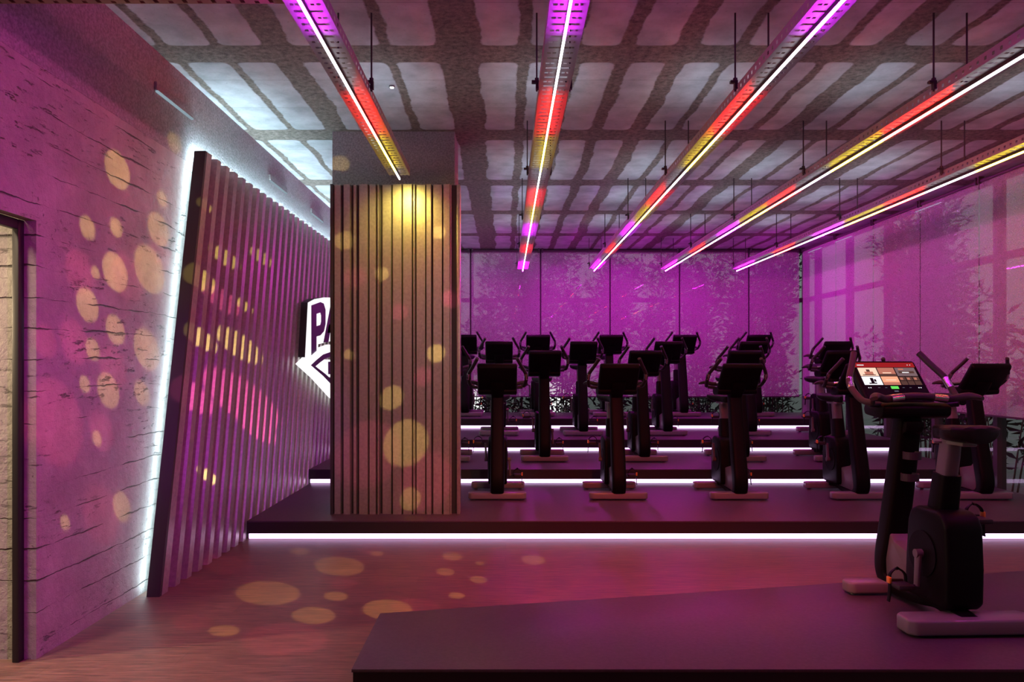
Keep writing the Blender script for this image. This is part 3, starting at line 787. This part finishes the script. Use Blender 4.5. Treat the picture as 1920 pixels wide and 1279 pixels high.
# ------------------------------------------------------------------ lights, with added washes and fills
def area(name, loc, rot, sx, sy, color, power, spread=180):
    L = bpy.data.lights.new(name, 'AREA'); L.shape = 'RECTANGLE'; L.size = sx; L.size_y = sy; L.color = color; L.energy = power; L.spread = R(spread)
    o = bpy.data.objects.new(name, L); COL.objects.link(o); o.location = loc; o.rotation_euler = rot; return o
def spot(name, loc, target, color, power, angle, blend=.6, size=.05):
    L = bpy.data.lights.new(name, 'SPOT'); L.color = color; L.energy = power; L.spot_size = R(angle); L.spot_blend = blend; L.shadow_soft_size = size
    o = bpy.data.objects.new(name, L); COL.objects.link(o); o.location = loc
    o.rotation_euler = (Vector(target)-Vector(loc)).to_track_quat('-Z','Y').to_euler(); return o
# added cool fill for the ceiling, placed at tray height without fixtures
for i in range(5):
    x = -.89+1.172*i
    for a, e, pw in ((5.1,5.75,1.5),(7.3,8.2,1.9),(8.7,9.4,1.5),(10.3,10.9,1.4)):
        if i == 0 and a > 6: continue
        area('added ceiling fill', (x, (a+e)/2, TZ+.05), (math.pi,0,0), .1, e-a, (.72,.86,1.0), pw)
# warm corridor light beyond the doorway
area('corridor light', (-3.1, 2.2, 3.2), (0,0,0), .6, .6, (1,.76,.48), 70)
spot('corridor lamp', (-3.7, 3.2, 1.95), (-1.5, 3.7, 0), (1,.74,.44), 170, 120, .5, .04)
# added violet wash for the left wall, put in as fill without any fixture
spot('added violet wash', (.9, .9, 2.3), (-2.3, 3.35, 1.0), (.88,.025,.78), 290, 46, 1.0)
spot('added violet panel wash', (-1.0, .1, 2.5), (-2.25, 6.0, .95), (.70,.07,1), 250, 20, 1.0)  # added fill raking along the panel ribs
spot('added pink shade wash', (2.6, 4.6, 2.95), (5.25, 8.6, 1.5), (1,.10,.20), 120, 80, 1.0)  # added pink fill for the right shades, source made up
spot('added red floor wash', (1.0, 2.6, 2.97), (1.0, 5.6, 0), (1,.11,.02), 430, 62, 1.0)  # added red fill for the floor, source made up
# added amber and yellow fill aimed at the column, no fixtures there
spot('added amber wash', (.9, -.8, 2.5), (-1.0, 6.47, 1.0), (1,.78,.45), 170, 26, .9)
spot('added yellow column fill', (-.86, 6.05, 2.99), (-.90, 6.5, 2.55), (1,.80,.14), 26, 110, .9)

# projector lamps throwing yellow and pink discs
PJ = Vector((.6, 1.9, 2.95))
def px_wall(x, y, X=XL): s = (x-VX)/X; return Vector((X, F/s, EYE-(y-VY)/s)), s
def px_floor(x, y, z=0): s = (y-VY)/(EYE-z); return Vector(((x-VX)/s, F/s, z)), s
def px_front(x, y, Y=6.475): s = F/Y; return Vector(((x-VX)/s, Y, EYE-(y-VY)/s)), s
yel = []; pnk = []; yel2 = []; pnk2 = []
PJ2 = Vector((-1.0, .1, 2.7))
for x,y,h in ((220,318,72),(327,267,40),(304,373,30),(297,430,62),(164,427,44),(218,427,36),(280,505,88),(216,510,72),(179,511,24),(164,572,62),(216,618,54),(275,655,74),(174,655,40),(159,721,30),(203,732,62),(266,737,44),(228,950,50),(122,980,26),(182,822,26)):
    p, s = px_wall(x,y); yel.append((p, h/2/s))
for x,y,w in ((637,1062,98),(503,1112,122),(562,1034,36),(630,1118,46),(588,1154,84),(727,1143,100),(848,1043,42),(835,1072,38),(707,1038,26),(897,1087,36),(856,1117,32),(1000,1050,50),(420,1183,56),(900,1056,20)):
    p, s = px_floor(x,y); yel.append((p, w/2/s*.92))
for x,y,w in ((647,450,36),(717,512,26),(818,662,34),(762,830,84),(735,745,44),(824,435,24),(645,300,34),(770,935,40),(655,664,20)):
    p, s = px_front(x,y); yel.append((p, w/2/s))
for x,y,h in ((366,515,70),(420,480,50),(372,630,60),(446,645,80),(455,570,30),(488,480,40),(388,890,34),(378,380,30)):
    p, s = px_wall(x,y,-2.165); yel2.append((p, h/2/s*.62))
for x,y,h in ((150,510,80),(240,520,90),(300,470,60),(140,640,80),(212,690,80),(105,790,150),(190,808,70),(190,965,100),(85,640,60)):
    p, s = px_wall(x,y); pnk.append((p, h/2/s))
for x,y,w in ((535,1200,150),(647,1095,50),(360,1165,70),(430,1060,90),(780,1140,90),(1010,1130,60),(700,1030,60)):
    p, s = px_floor(x,y); pnk.append((p, w/2/s))
for x,y,w in ((665,520,42),(750,585,32),(793,705,36),(845,560,34),(690,850,120),(800,900,100)):
    p, s = px_front(x,y); pnk.append((p, w/2/s))
for x,y,h in ((350,735,80),(450,745,120),(415,560,60),(480,800,60)):
    p, s = px_wall(x,y,-2.165); pnk2.append((p, h/2/s*.7))
def projector(name, discs, color, power, PJ=PJ):
    L = bpy.data.lights.new(name, 'POINT'); L.color = color; L.energy = power; L.shadow_soft_size = .012; L.use_nodes = True
    t = NT(L.node_tree); nt = L.node_tree; nt.nodes.clear()
    out = t.n('ShaderNodeOutputLight'); em = t.n('ShaderNodeEmission'); t.l(em.outputs[0], out.inputs[0])
    d = t.n('ShaderNodeTexCoord').outputs['Normal']
    acc = None
    for p, r in discs:
        v = p-PJ; L_ = v.length; v = v.normalized()
        dp = t.n('ShaderNodeVectorMath', operation='DOT_PRODUCT'); t.l(d, dp.inputs[0]); dp.inputs[1].default_value = (v.x*PSIGN, v.y*PSIGN, v.z*PSIGN)
        c = math.cos(math.atan(r/L_)); c2 = math.cos(math.atan(r*.9/L_))
        g = t.mapr(dp.outputs['Value'], c, c2, 0, 1)
        acc = g if acc is None else t.math('MAXIMUM', acc, g)
    t.l(acc, em.inputs[1])
    o = bpy.data.objects.new(name, L); COL.objects.link(o); o.location = PJ; return o
PSIGN = 1.0
projector('yellow disc projector', yel, (1,.68,.16), 760)
projector('pink disc projector', pnk, (1,.10,.22), 300)
projector('yellow panel projector', yel2, (1,.76,.16), 1500, PJ2)
projector('pink panel projector', pnk2, (1,.12,.36), 900, PJ2)

# world: overcast dusk
w = bpy.data.worlds.new('dusk'); sc.world = w; w.use_nodes = True
w.node_tree.nodes['Background'].inputs[0].default_value = (.80,.86,.90,1)
w.node_tree.nodes['Background'].inputs[1].default_value = .22

# ------------------------------------------------------------------ camera
cam = bpy.data.cameras.new('camera'); cam.sensor_width = 36; cam.lens = F/1920*36
cam.shift_x = (960-VX)/1920; cam.shift_y = (VY-639.5)/1920; cam.clip_start = .05; cam.clip_end = 200
co = bpy.data.objects.new('camera', cam); COL.objects.link(co); co.location = (0,0,EYE); co.rotation_euler = (R(90),0,0)
sc.camera = co
vs = sc.view_settings; sc.display_settings.display_device = 'sRGB'
vs.view_transform = 'Standard'; vs.look = 'None'; vs.gamma = 1; vs.use_curve_mapping = False; vs.exposure = 0.0
